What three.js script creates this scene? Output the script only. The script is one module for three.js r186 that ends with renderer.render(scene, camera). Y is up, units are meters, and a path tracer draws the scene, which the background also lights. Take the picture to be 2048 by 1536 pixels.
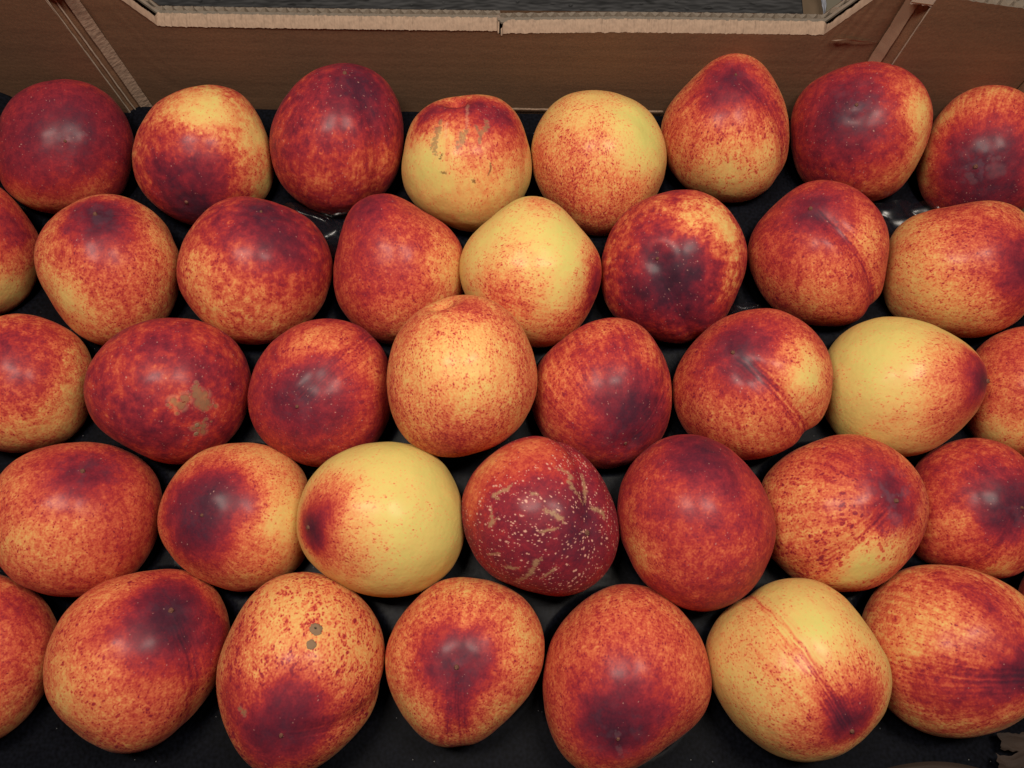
import * as THREE from 'three';
import { mergeGeometries } from 'three/addons/utils/BufferGeometryUtils.js';

// ---------------------------------------------------------------- camera, light, exposure
const scene = new THREE.Scene();
const camera = new THREE.PerspectiveCamera(54.86, 4 / 3, 0.02, 60);
const pitch = THREE.MathUtils.degToRad(18.2);                       // off the vertical
camera.position.set(0, 0.372, 0);
camera.up.set(0, 0, -1);
camera.lookAt(0, camera.position.y - Math.cos(pitch), -Math.sin(pitch));
scene.background = new THREE.Color(0.016, 0.017, 0.02);              // the dim shop around the crate
const renderer = new THREE.WebGLRenderer({ antialias: true });
renderer.setSize(1024, 768);
renderer.toneMapping = THREE.LinearToneMapping;
renderer.toneMappingExposure = 1.05;
renderer.shadowMap.enabled = true;
function lamp(x, y, z, w, h, power, color) {                        // shop lamps above and behind the viewer
  const l = new THREE.RectAreaLight(color, power, w, h);
  l.position.set(x, y, z); l.lookAt(0, 0, -0.11); l.name = 'shop_lamp'; scene.add(l);
}
lamp(-0.17, 0.66, -0.13, 0.09, 0.20, 52, 0xfff3e4);
lamp(0.20, 0.66, -0.14, 0.09, 0.20, 52, 0xfff3e4);

// ---------------------------------------------------------------- helpers
function random(seed) { let a = seed >>> 0; return () => { a = (a + 0x6D2B79F5) >>> 0; let t = Math.imul(a ^ (a >>> 15), 1 | a); t = (t + Math.imul(t ^ (t >>> 7), 61 | t)) ^ t; return ((t ^ (t >>> 14)) >>> 0) / 4294967296; }; }
const perm = new Uint8Array(512), gx = new Float32Array(256), gy = new Float32Array(256), gz = new Float32Array(256);
{ const r = random(77), p = [...Array(256).keys()];
  for (let i = 255; i > 0; i--) { const j = Math.floor(r() * (i + 1)); [p[i], p[j]] = [p[j], p[i]]; }
  for (let i = 0; i < 512; i++) perm[i] = p[i & 255];
  for (let i = 0; i < 256; i++) { const z = r() * 2 - 1, a = r() * 6.2832, s = Math.sqrt(1 - z * z); gx[i] = s * Math.cos(a); gy[i] = s * Math.sin(a); gz[i] = z; } }
function noise(x, y, z) {                                            // gradient noise, about -1..1
  const fx = Math.floor(x), fy = Math.floor(y), fz = Math.floor(z), X = fx & 255, Y = fy & 255, Z = fz & 255;
  x -= fx; y -= fy; z -= fz;
  const u = x * x * x * (x * (x * 6 - 15) + 10), v = y * y * y * (y * (y * 6 - 15) + 10), w = z * z * z * (z * (z * 6 - 15) + 10);
  const A = perm[X] + Y, B = perm[X + 1] + Y, AA = perm[A] + Z, AB = perm[A + 1] + Z, BA = perm[B] + Z, BB = perm[B + 1] + Z;
  const g = (h, a, b, c) => gx[h] * a + gy[h] * b + gz[h] * c;
  const l = (t, a, b) => a + t * (b - a);
  return 1.7 * l(w, l(v, l(u, g(perm[AA], x, y, z), g(perm[BA], x - 1, y, z)), l(u, g(perm[AB], x, y - 1, z), g(perm[BB], x - 1, y - 1, z))),
    l(v, l(u, g(perm[AA + 1], x, y, z - 1), g(perm[BA + 1], x - 1, y, z - 1)), l(u, g(perm[AB + 1], x, y - 1, z - 1), g(perm[BB + 1], x - 1, y - 1, z - 1))));
}
const clamp = THREE.MathUtils.clamp, smooth = (e0, e1, x) => { const t = clamp((x - e0) / (e1 - e0), 0, 1); return t * t * (3 - 2 * t); };
const encode = (v) => { v = clamp(v, 0, 1); return 255 * (v <= 0.0031308 ? v * 12.92 : 1.055 * Math.pow(v, 1 / 2.4) - 0.055); };
const LUT = new Uint8ClampedArray(4097); for (let i = 0; i <= 4096; i++) LUT[i] = encode(i / 4096);
const srgb = (v) => LUT[v <= 0 ? 0 : v >= 1 ? 4096 : (v * 4096) | 0];
function texture(w, h, fill, color = true) {                         // fill(u, v) -> [r, g, b] linear, or one number
  const d = new Uint8Array(w * h * 4);
  for (let j = 0; j < h; j++) for (let i = 0; i < w; i++) {
    const c = fill(i / w, j / h), o = (j * w + i) * 4;
    for (let k = 0; k < 3; k++) { const v = c.length ? c[k] : c; d[o + k] = color ? srgb(v) : clamp(v, 0, 1) * 255; }
    d[o + 3] = 255;
  }
  const t = new THREE.DataTexture(d, w, h); t.magFilter = THREE.LinearFilter; t.wrapS = t.wrapT = THREE.RepeatWrapping; t.needsUpdate = true;
  if (color) t.colorSpace = THREE.SRGBColorSpace;
  return t;
}
// noise that repeats over the unit square
function tile(u, v, fu, fv, seed) {
  const x = u * fu, y = v * fv, ix = Math.floor(x), iy = Math.floor(y), fx = x - ix, fy = y - iy, sx = fx * fx * fx * (fx * (fx * 6 - 15) + 10), sy = fy * fy * fy * (fy * (fy * 6 - 15) + 10);
  const g = (i, j) => { const h = perm[perm[perm[((ix + i) % fu) & 255] + (((iy + j) % fv) & 255)] + (seed & 255)], a = h * 0.0245437; return Math.cos(a) * (fx - i) + Math.sin(a) * (fy - j); };
  const a = g(0, 0), b = g(1, 0), c = g(0, 1), d = g(1, 1);
  return 1.5 * (a + (b - a) * sx + (c + (d - c) * sx - a - (b - a) * sx) * sy);
}
function mesh(name, geometry, material, parent = scene) { const m = new THREE.Mesh(geometry, material); m.name = name; m.castShadow = m.receiveShadow = true; parent.add(m); return m; }
function thing(name, label, category, [x, y, z], group) { const o = new THREE.Group(); o.name = name; o.position.set(x, y, z); o.userData = { label, category }; if (group) o.userData.group = group; scene.add(o); return o; }
function geo(pos, uv, idx) { const g = new THREE.BufferGeometry(); g.setAttribute('position', new THREE.Float32BufferAttribute(pos, 3)); g.setAttribute('uv', new THREE.Float32BufferAttribute(uv, 2)); g.setIndex(idx); g.computeVertexNormals(); return g; }
function sheet(nu, nv, f) {                                          // f(u, v) -> [x, y, z, s, t]
  const pos = [], uv = [], idx = [];
  for (let j = 0; j <= nv; j++) for (let i = 0; i <= nu; i++) { const p = f(i / nu, j / nv); pos.push(p[0], p[1], p[2]); uv.push(p[3], p[4]); }
  for (let j = 0; j < nv; j++) for (let i = 0; i < nu; i++) { const a = j * (nu + 1) + i, b = a + 1, c = a + nu + 1, d = c + 1; idx.push(a, b, d, a, d, c); }
  return geo(pos, uv, idx);
}

// ---------------------------------------------------------------- the setting: the dark top the crate stands on
const TRAY = 0.018, BASE = -0.014;
{
  const col = texture(1024, 512, (u, v) => {
    const g = 0.5 + 0.5 * tile(u, v, 10, 34, 2), f = tile(u, v, 60, 150, 5), n = tile(u, v, 30, 40, 9), p = smooth(0.45, 0.75, tile(u, v, 40, 60, 12));
    const k = clamp(0.022 + 0.010 * g + 0.007 * f + 0.012 * n, 0.006, 0.1) * (1 - 0.75 * p);
    return [k * 1.0, k * 1.0, k * 1.06];
  });
  const hgt = texture(1024, 512, (u, v) => clamp(0.55 + 0.12 * tile(u, v, 10, 34, 2) + 0.15 * tile(u, v, 60, 150, 5) - 0.5 * smooth(0.5, 0.85, tile(u, v, 60, 90, 12)) + 0.2 * tile(u, v, 25, 45, 21), 0, 1), false);
  const m = new THREE.MeshStandardMaterial({ map: col, bumpMap: hgt, bumpScale: 0.004, roughness: 0.75 });
  const g = sheet(60, 60, (u, v) => { const x = (u - 0.5) * 4, z = 1.2 - v * 4; return [x, BASE, z, x / 0.42, z / 0.3]; });
  mesh('table_top', g, m).userData.kind = 'structure';
}

// ---------------------------------------------------------------- the cardboard crate
const YAW = THREE.MathUtils.degToRad(1.29), WX = -0.2085, WZ = -0.2876;   // the back wall's inner face goes through here
const wall = (s, y, back = 0) => [WX + s * Math.cos(YAW) + back * Math.sin(YAW), y, WZ + s * Math.sin(YAW) - back * Math.cos(YAW)];   // s metres to the right, back metres behind the face
const kraft = texture(1024, 1024, (u, v) => {
  const f = tile(u, v, 150, 260, 3), g = tile(u, v, 24, 90, 8), h = tile(u, v, 5, 7, 14), b = tile(u, v, 2, 28, 31), q = tile(u, v, 260, 120, 41);
  const k = 1 + 0.15 * f + 0.08 * g + 0.10 * h + 0.10 * b + 0.09 * q;
  return [0.168 * k, 0.089 * k * (1 - 0.03 * h), 0.047 * k * (1 - 0.06 * h)];
});
const kraftBump = texture(512, 512, (u, v) => 0.5 + 0.2 * tile(u, v, 70, 110, 3) + 0.25 * tile(u, v, 2, 42, 31), false);
const raw = texture(512, 512, (u, v) => {
  const f = tile(u, v, 70, 50, 6), g = tile(u, v, 18, 30, 17), h = smooth(0.25, 0.7, tile(u, v, 30, 12, 23));
  const k = 0.92 + 0.10 * f + 0.10 * g - 0.16 * h;
  return [0.31 * k, 0.212 * k, 0.15 * k];
});
const rawBump = texture(256, 256, (u, v) => 0.5 + 0.3 * tile(u, v, 40, 40, 6) + 0.2 * tile(u, v, 90, 70, 4), false);
const M = {
  kraft: new THREE.MeshStandardMaterial({ map: kraft, bumpMap: kraftBump, bumpScale: 0.00012, roughness: 0.8, side: THREE.DoubleSide }),
  raw: new THREE.MeshStandardMaterial({ map: raw, bumpMap: rawBump, bumpScale: 0.0003, roughness: 0.95, side: THREE.DoubleSide }),
  pulp: new THREE.MeshStandardMaterial({ color: new THREE.Color(0.27, 0.175, 0.115), roughness: 0.95, side: THREE.DoubleSide }),
  flute: new THREE.MeshStandardMaterial({ color: new THREE.Color(0.36, 0.29, 0.225), roughness: 0.95, side: THREE.DoubleSide }),
  liner: new THREE.MeshStandardMaterial({ color: new THREE.Color(0.5, 0.42, 0.34), roughness: 0.95, side: THREE.DoubleSide }),
};
const box = thing('cardboard_crate', 'brown corrugated cardboard crate with cut-out back wall holding the black fruit tray', 'crate', [0, BASE, -0.09]);
const shift = (g) => { g.translate(-box.position.x, -box.position.y, -box.position.z); return g; };
const part = (name, g, m, parent = box) => mesh(name, parent === box ? shift(g) : g, m, parent);
// the top of the back wall: low between the two slopes, higher at both ends; s runs along the wall
function topY(s) {
  const l = 0.0785 + 0.0022 * smooth(0.05, 0.4, s);
  if (s < 0.031) return Math.min(0.108, l + Math.max(0, 0.031 - s) * 1.55);
  if (s > 0.363) return Math.min(0.112, l + (s - 0.363) * 1.5);
  return l;
}
const CUT = 0.2025;                                                    // where the two cut edges meet in a small tear
const rag = (s, k) => 0.0005 * noise(s * 300, k, 0) + 0.0004 * noise(s * 900, k, 7);
const drop = (s) => (s > CUT && s < CUT + 0.06 ? -0.0016 * (1 - (s - CUT) / 0.06) : 0);
const yIn = (s) => topY(s) - 0.0032 + drop(s) + rag(s, 1) - (Math.abs(s - CUT) < 0.0012 ? 0.0014 : 0);
const L0 = -0.094, L1 = 0.475, THICK = 0.0095;
// inner face, outer face
part('back_wall', mergeGeometries([
  sheet(700, 14, (u, v) => { const s = L0 + u * (L1 - L0), y = TRAY - 0.006 + v * (yIn(s) - TRAY + 0.006), w = 0.0005 * noise(s * 5, y * 14, 4) + 0.00012 * Math.sin(y * 6.283 / 0.0085) ; return [...wall(s, y, w), s / 0.2, y / 0.2]; }),
  sheet(300, 2, (u, v) => { const s = L0 + u * (L1 - L0), y = BASE + v * (topY(s) - BASE - 0.0004); return [...wall(s, y, THICK + 0.0004), s / 0.2, y / 0.2]; }),
]), M.kraft);
// the crushed pale paper along the cut, from the inner face up and back
for (const [a, b] of [[0.0, CUT - 0.0004], [CUT + 0.0004, 0.3995]]) {
  part('cut_edge', sheet(560, 6, (u, v) => {
    const s = a + u * (b - a), slope = s < 0.031 || s > 0.363, deep = slope ? 0.0022 : 0.0053 - (s > CUT && s < CUT + 0.004 ? 0.003 * (1 - (s - CUT) / 0.004) : 0);
    const e = Math.max(0, 1 - Math.min(s - a, b - s) / 0.0015) * 0.4;
    const y = yIn(s) + (0.0032 + (slope ? 0.0006 : 0)) * Math.sin(v * 1.5) * (1 - e) + 0.00022 * noise(s * 420, v * 5, 3) * Math.sin(v * 3.1);
    return [...wall(s, y, -0.0003 + v * deep + (v > 0.9 ? 0.0005 * noise(s * 500, 2, 9) + 0.0003 * noise(s * 1500, 2, 3) : 0)), s / 0.06, v * deep / 0.06 + 0.13];
  }), M.raw);
}
// the open corrugation behind the pale strip: two liners and the wave between them
{
  const ribbon = (f, back0, n) => sheet(n, 1, (u, v) => { const s = 0.0 + u * 0.4; return [...wall(s, topY(s) + drop(s) + (v - 1) * 0.004 + f(s) * v, back0(s)), s / 0.06, v * 0.1]; });
  part('flute', ribbon((s) => 0.0004 + rag(s, 5) * 0.8, (s) => 0.0080 + 0.0011 * Math.sin(s * 6.283 / 0.0052) + 0.0002 * noise(s * 800, 1, 1), 1500), M.flute);
  part('liner', mergeGeometries([ribbon((s) => 0.0002 + rag(s, 8), (s) => 0.0092 + 0.00025 * noise(s * 260, 8, 1), 900), ribbon((s) => 0.0001 + rag(s, 11), (s) => 0.0065 + 0.0003 * noise(s * 300, 5, 1), 900)]), M.liner);
  part('wall_core', sheet(400, 1, (u, v) => { const s = u * 0.4; return [...wall(s, topY(s) + drop(s) - 0.003, 0.0055 + v * 0.0042), s / 0.06, v * 0.1]; }), new THREE.MeshStandardMaterial({ color: new THREE.Color(0.06, 0.045, 0.032), roughness: 1, side: THREE.DoubleSide }));
}
// a strip of torn paper on the right slope and a thin pale line where the wall's lower edge shows above the tray
part('torn_paper', sheet(30, 4, (u, v) => { const s = 0.368 + u * 0.024 + v * 0.002, y = 0.0745 + 0.0006 * Math.sin(u * 7) + v * (0.0011 - 0.0007 * u); return [...wall(s, y, -0.0008 - 0.0012 * v * (1 - u)), s / 0.06, y / 0.06]; }), M.raw);
part('lower_edge', sheet(60, 2, (u, v) => { const s = 0.205 + u * 0.09; return [...wall(s, TRAY + 0.0006 + v * (0.0009 + 0.0002 * noise(s * 200, 1, 2)), -0.0012 + 0.0004 * v), s / 0.06, v * 0.02]; }), M.raw);
// end flaps folded inside the back wall: face, cut end with its layers, open top
function flap(s0, s1, side, topAt) {
  const d = 0.0075, out = (s, y, q) => wall(s, y, -0.0004 - q * d);
  const f = part('inner_flap', sheet(60, 30, (u, v) => { const s = (side > 0 ? s0 : s0 + 0.0105) + u * (s1 - s0 - 0.0105), y = TRAY - 0.004 + v * (topAt(s) - TRAY + 0.004 + rag(s, 20)), w = 0.05 * noise(s * 8, y * 12, 6); return [...out(s, y, 1 + w), s / 0.2 + 0.4, y / 0.2 + 0.3]; }), M.kraft);
  const cut = side > 0 ? s1 : s0, end = [];
  // layers across the cut end, front to back
  const layers = side > 0 ? [[1, 0.93, M.flute], [0.95, 0.45, M.kraft], [0.74, 0.69, M.flute], [0.47, 0.02, M.raw]] : [[1, 0.93, M.flute], [0.95, 0.5, M.kraft], [0.55, 0.1, M.pulp], [0.12, 0.0, M.kraft]];
  for (const [qa, qb, m] of layers) {
    const deep = m === M.kraft ? 0.0022 : m === M.flute ? 0.001 : 0.0002;
    const g = sheet(4, 90, (u, v) => { const y = TRAY - 0.004 + v * (topAt(cut) - TRAY + 0.004), q = qa + (qb - qa) * u, j = 0.0006 * noise(y * 140, q * 6, side * 3 + 1) + 0.0003 * noise(y * 500, q * 9, 2); return [...out(cut - side * (0.0105 * q + 0.4 * deep + Math.abs(j) * 0.5), y, q - (m === M.kraft ? 0.12 : 0) + 0.035 * noise(y * 90, qa * 7, 5)), y / 0.06, q * 0.12]; });
    g.translate(-box.position.x, -box.position.y, -box.position.z);
    mesh(m === M.raw ? 'torn_paper' : 'paper_layer', g, m, f);
  }
  // open flutes along the top
  const wave = (fq, n, amp, mid) => sheet(n, 1, (u, v) => { const s = s0 + u * (s1 - s0); return [...out(s, topAt(s) - (1 - v) * 0.006 + rag(s, 30 + mid) * 1.2, mid + amp * clamp(1.5 * Math.sin(s * 6.283 / fq), -1, 1)), s / 0.06, v * 0.1]; });
  const gl = mergeGeometries([wave(1, 200, 0, 0.97), wave(1, 200, 0, 0.52), wave(1, 200, 0, 0.04)]), gf = mergeGeometries([wave(0.0064, 500, 0.2, 0.745), wave(0.004, 500, 0.2, 0.28)]);
  for (const g of [gl, gf]) g.translate(-box.position.x, -box.position.y, -box.position.z);
  mesh('liner', gl, M.liner, f); mesh('flute', gf, M.flute, f);
  const gc = sheet(40, 1, (u, v) => { const s = s0 + u * (s1 - s0); return [...out(s, topAt(s) - 0.005, v), s, v]; }); gc.translate(-box.position.x, -box.position.y, -box.position.z);
  mesh('flap_core', gc, M.kraft, f);
}
flap(L0, 0.0005, 1, (s) => 0.106);
flap(0.391, L1 - 0.001, -1, (s) => 0.1085 - 0.14 * (s - 0.408));
// side walls, front wall and floor of the crate
const cornerL = wall(L0, 0), cornerR = wall(L1, 0), FRONT = 0.135;
function plainWall(name, ax, az, bx, bz, y0, y1, th) {
  const dx = bx - ax, dz = bz - az, len = Math.hypot(dx, dz), nx = dz / len, nz = -dx / len;
  const face = (k) => sheet(40, 8, (u, v) => { const y = y0 + v * (y1 - y0), w = k + 0.0005 * noise(u * 6, v * 2, k * 900); return [ax + dx * u + nx * w, y, az + dz * u + nz * w, u * len / 0.2, y / 0.2]; });
  const top = sheet(200, 2, (u, v) => [ax + dx * u + nx * th * v, y1 + rag(u * len, 3), az + dz * u + nz * th * v, u * len / 0.06, v * 0.1]);
  const p = part(name, mergeGeometries([face(0), face(th)]), M.kraft); top.translate(-box.position.x, -box.position.y, -box.position.z); mesh('cut_edge', top, M.raw, p);
}
plainWall('side_wall', cornerR[0], cornerR[2] + 0.0025, cornerR[0] - 0.004, FRONT, BASE, 0.100, 0.007);
plainWall('side_wall', cornerL[0], cornerL[2] + 0.0025, cornerL[0] + 0.002, FRONT, BASE, 0.100, -0.007);
plainWall('front_wall', cornerL[0] + 0.0028, FRONT - 0.003, cornerR[0] - 0.0048, FRONT - 0.003, BASE, 0.06, -0.007);
part('crate_floor', sheet(8, 8, (u, v) => [cornerL[0] + 0.003 + u * (cornerR[0] - cornerL[0] - 0.008), BASE + 0.005, -0.282 + v * (FRONT + 0.276), u * 3, v * 2]), M.kraft);

// ---------------------------------------------------------------- the nectarines: where each lies, its outline, its colouring
// lobes: direction on the skin, reach, how much redder (or yellower); seam: the groove from the tip; the numbers after it say how speckled, dotted, mottled, streaked and bloomed the skin is
const fruits = [
  {p: [-0.2386, 0.034, -0.2434], r: 0.034, q: [-0.457, 0.194, -0.184, 0.848], co: [-0.051, 0.049, -0.003, -0.015, -0.022, -0.002, 0.008, 0.006], base: 0.74, lobes: [[0.03, 0.25, 0.97, 0.65, 0.24], [-0.46, -0.85, 0.26, 0.39, -0.38], [0.23, -0.67, 0.71, 0.36, -0.2], [0.36, -0.39, 0.85, 0.43, -0.1], [-0.64, -0.31, 0.7, 0.41, 0.04]], tip: [-0.03, 0.12, 0.99], speckle: 0.3, dots: 0.5, mottle: 0.25, streak: 0.3, bloom: 0.5, scars: [{w: 0.1, line: [[-0.11, 0.21, 0.97], [-0.08, 0.16, 0.98]], c: 4}, {w: 0.085, line: [[0.17, 0.27, 0.95], [0.26, 0.24, 0.93]], c: 4}], label: "dark crimson nectarine with broad greyish purple patch, leftmost in the back row"},
  {p: [-0.1633, 0.0344, -0.238], r: 0.0354, q: [-0.461, 0.141, -0.135, 0.866], co: [-0.021, 0.034, -0.011, -0.023, 0.003, -0.013, 0.005, -0.012], base: 0.5, lobes: [[-0.01, 0.66, 0.75, 0.42, -0.36], [0.76, 0.28, 0.58, 0.42, -0.28], [0.82, -0.37, 0.43, 0.35, -0.25], [-0.2, -0.34, 0.92, 0.57, 0.42], [-0.28, -0.82, 0.51, 0.41, 0.3], [-0.74, 0.03, 0.68, 0.41, 0.08], [-0.45, 0.69, 0.56, 0.28, -0.12]], tip: [-0.26, -0.63, 0.73], speckle: 0.4, dots: 0.5, mottle: 0.7, streak: 0.1, bloom: 0.2, label: "yellow-topped nectarine with dark purple lower left side, second from left in the back row"},
  {p: [-0.0926, 0.0358, -0.2474], r: 0.0368, q: [-0.452, 0.081, -0.081, 0.885], co: [-0.057, 0.057, -0.019, -0.006, -0.001, -0.006, -0.002, -0.002], base: 0.72, lobes: [[0.22, 0.73, 0.64, 0.44, 0.26], [0.07, 0.25, 0.97, 0.48, 0.06], [-0.24, -0.55, 0.8, 0.56, -0.14], [0.67, -0.29, 0.68, 0.31, -0.2], [0.01, -0.82, 0.58, 0.32, 0.05]], tip: [0.07, 0.85, 0.53], seam: {to: [0.45, 0.18, 0.88], deep: 0.02, red: 0.06}, speckle: 0.3, dots: 0.8, mottle: 0.6, streak: 0.5, bloom: 0.3, label: "tall deep red nectarine with purple crown and pale dots, touching the back wall"},
  {p: [-0.0235, 0.0367, -0.2328], r: 0.0347, q: [-0.464, 0.021, -0.021, 0.886], co: [-0.009, 0.001, -0.019, 0.001, -0.009, 0.005, 0.012, -0.019], base: 0.12, lobes: [[-0.04, 0.83, 0.55, 0.48, 0.6], [-0.61, 0.66, 0.42, 0.34, 0.46], [0.59, 0.62, 0.52, 0.39, 0.48], [0.2, 0.28, 0.94, 0.42, 0.2], [0.83, 0.21, 0.52, 0.3, 0.18], [-0.46, -0.02, 0.89, 0.33, -0.08], [0.32, -0.15, 0.94, 0.42, 0.1], [0.17, -0.48, 0.86, 0.51, 0.06]], tip: [-0.16, 0.9, 0.4], speckle: 0.6, dots: 1.1, mottle: 0.45, streak: 0.4, bloom: 0.1, dimple: 0.17, scars: [{w: 0.07, line: [[-0.36, 0.58, 0.73], [-0.41, 0.43, 0.8], [-0.46, 0.28, 0.85], [-0.45, 0.1, 0.89]], c: 1}, {w: 0.03, line: [[-0.46, 0.28, 0.85], [-0.52, 0.18, 0.83]], c: 1}, {w: 0.04, line: [[-0.29, 0.55, 0.78], [-0.31, 0.34, 0.89]], c: 2}, {w: 0.03, line: [[0.0, 0.89, 0.45], [-0.01, 0.57, 0.82], [-0.02, 0.46, 0.89]], c: 2}, {w: 0.08, line: [[-0.02, 0.45, 0.89], [-0.07, 0.36, 0.93], [-0.14, 0.18, 0.97]], c: 1}, {w: 0.05, line: [[0.1, 0.52, 0.85], [0.18, 0.39, 0.91], [0.27, 0.5, 0.82], [0.25, 0.61, 0.76]], c: 1}, {w: 0.04, line: [[0.18, 0.39, 0.91], [0.16, 0.27, 0.95]], c: 1}, {w: 0.025, line: [[-0.39, 0.05, 0.92], [-0.35, 0.13, 0.93]], c: 3}, {w: 0.025, line: [[0.31, 0.02, 0.95], [0.33, -0.06, 0.94], [0.29, -0.15, 0.95]], c: 3}, {w: 0.03, line: [[-0.38, -0.12, 0.92], [-0.29, -0.13, 0.95]], c: 3}, {w: 0.03, line: [[0.07, -0.21, 0.98], [0.11, -0.26, 0.96]], c: 3}], label: "pale yellow nectarine with red dimpled top and brown russet scars, in back row"},
  {p: [0.0463, 0.0324, -0.2365], r: 0.0364, q: [-0.463, -0.042, 0.04, 0.885], co: [-0.022, -0.032, 0.004, 0.028, 0.008, 0.007, -0.002, -0.009], base: 0.2, lobes: [[-0.65, -0.45, 0.61, 0.62, 0.2], [0.36, -0.84, 0.4, 0.66, 0.2], [-0.17, 0.16, 0.97, 0.41, 0.12], [0.02, -0.46, 0.89, 0.49, 0.08], [0.6, 0.48, 0.64, 0.39, -0.2], [0.64, 0.01, 0.77, 0.25, -0.1], [-0.82, 0.2, 0.54, 0.33, 0.12]], tip: [0.01, -0.8, -0.6], seam: {to: [0.57, 0.54, 0.62], deep: 0.01, red: -0.05}, speckle: 1.5, dots: 0.0, mottle: 0.2, streak: 0.2, bloom: 0, dash: 1.6, label: "yellow-orange nectarine with fine red speckles, right of the russet-scarred one in back row"},
  {p: [0.1153, 0.0351, -0.2532], r: 0.0351, q: [-0.448, -0.099, 0.099, 0.883], co: [-0.058, -0.017, -0.04, -0.026, 0.009, -0.011, 0.005, 0.014], base: 0.36, lobes: [[0.17, 0.6, 0.78, 0.58, 0.32], [0.14, 0.72, 0.68, 0.27, 0.2], [0.75, 0.21, 0.63, 0.29, 0.2], [-0.29, 0.55, 0.78, 0.5, 0.16], [-0.51, -0.05, 0.86, 0.5, 0.06], [0.25, -0.49, 0.84, 0.51, -0.16], [-0.08, -0.87, 0.49, 0.43, -0.12], [0.81, -0.1, 0.58, 0.25, 0.1]], tip: [0.13, 0.74, 0.66], seam: {to: [0.74, 0.09, 0.66], deep: 0.02, red: 0.18}, speckle: 0.9, dots: 0.3, mottle: 0.3, streak: 0.5, bloom: 0.3, size: 1.3, label: "cone-shaped orange and yellow nectarine whose small purple tip points at the back wall"},
  {p: [0.1854, 0.0375, -0.2513], r: 0.0355, q: [-0.449, -0.155, 0.152, 0.867], co: [-0.019, -0.007, 0.0, 0.022, -0.017, 0.014, 0.014, 0.006], base: 0.66, lobes: [[-0.01, 0.3, 0.95, 0.49, 0.3], [-0.22, 0.14, 0.96, 0.56, 0.1], [0.81, 0.13, 0.57, 0.35, -0.42], [0.76, -0.56, 0.32, 0.38, -0.38], [0.46, 0.57, 0.68, 0.38, -0.1], [0.33, -0.72, 0.61, 0.35, -0.1], [-0.51, -0.3, 0.81, 0.48, 0.06]], tip: [-0.02, 0.38, 0.92], speckle: 0.5, dots: 0.7, mottle: 0.4, streak: 0.2, bloom: 0.7, label: "red nectarine with purple centre and yellow right side, below the right flap edge"},
  {p: [0.2521, 0.0333, -0.2387], r: 0.0333, q: [-0.461, -0.204, 0.191, 0.842], co: [-0.077, 0.003, -0.015, -0.022, 0.002, 0.003, -0.001, 0.003], base: 0.6, lobes: [[-0.03, -0.09, 1.0, 0.58, 0.36], [0.21, -0.54, 0.81, 0.49, 0.2], [-0.85, 0.02, 0.53, 0.29, -0.4], [-0.62, 0.66, 0.42, 0.29, -0.3], [0.14, 0.85, 0.51, 0.43, -0.22], [-0.36, -0.64, 0.68, 0.33, 0.1], [0.41, 0.35, 0.84, 0.41, 0.05]], tip: [-0.09, -0.11, 0.99], speckle: 0.5, dots: 0.7, mottle: 0.3, streak: 0.6, bloom: 0.9, scars: [{w: 0.215, line: [[0.13, -0.03, 0.99], [0.18, -0.2, 0.96]], c: 4}, {w: 0.115, line: [[-0.19, -0.21, 0.96], [-0.13, -0.33, 0.94]], c: 4}], label: "red nectarine with grey dusty purple patch, rightmost in the back row"},
  {p: [-0.2767, 0.0323, -0.1837], r: 0.0323, q: [-0.501, 0.237, -0.199, 0.809], co: [-0.109, 0.004, 0.015, -0.011, 0.017, -0.016, -0.001, 0.028], base: 0.55, lobes: [[0.32, 0.59, 0.74, 0.41, 0.22], [0.63, 0.33, 0.7, 0.33, 0.08], [0.45, -0.62, 0.64, 0.43, -0.36], [0.88, -0.24, 0.41, 0.29, -0.25]], tip: [0.07, 0.66, 0.75], speckle: 0.5, dots: 0.4, mottle: 0.4, streak: 0.3, bloom: 0.1, label: "red nectarine half outside the left edge, second row from the back wall"},
  {p: [-0.2021, 0.0346, -0.1718], r: 0.0346, q: [-0.514, 0.188, -0.157, 0.822], co: [-0.083, -0.014, -0.015, 0.025, 0.012, -0.005, -0.004, 0.002], base: 0.4, lobes: [[-0.16, 0.71, 0.68, 0.34, 0.5], [-0.03, 0.24, 0.97, 0.58, 0.2], [-0.68, 0.21, 0.7, 0.39, 0.02], [-0.54, -0.48, 0.69, 0.34, -0.22], [0.6, 0.53, 0.6, 0.27, -0.1], [0.14, -0.61, 0.78, 0.47, 0.06], [-0.31, 0.75, 0.59, 0.62, 0.1]], tip: [-0.2, 0.71, 0.68], seam: {to: [0.2, 0.79, 0.58], deep: 0.015, red: 0.1}, speckle: 0.9, dots: 0.3, mottle: 0.4, streak: 0.2, bloom: 0.6, label: "orange speckled nectarine with small purple patch at its top, left in second row"},
  {p: [-0.1288, 0.0347, -0.171], r: 0.0367, q: [-0.52, 0.127, -0.106, 0.838], co: [0.007, 0.01, 0.008, 0.014, 0.007, 0.013, -0.011, -0.004], base: 0.58, lobes: [[0.1, 0.74, 0.67, 0.53, 0.36], [0.45, 0.41, 0.79, 0.46, 0.16], [0.26, 0.14, 0.95, 0.46, 0.06], [-0.69, -0.02, 0.72, 0.4, -0.14], [-0.27, -0.7, 0.67, 0.59, -0.18], [-0.7, 0.49, 0.52, 0.3, 0.06], [0.63, -0.57, 0.52, 0.4, -0.1]], tip: [0.05, 0.77, 0.63], seam: {to: [0.72, 0.6, 0.34], deep: 0.01, red: 0.06}, speckle: 0.6, dots: 0.3, mottle: 0.6, streak: 0.2, bloom: 0.3, label: "red nectarine with broad purple crown and orange lower side, second row from the back"},
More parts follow.
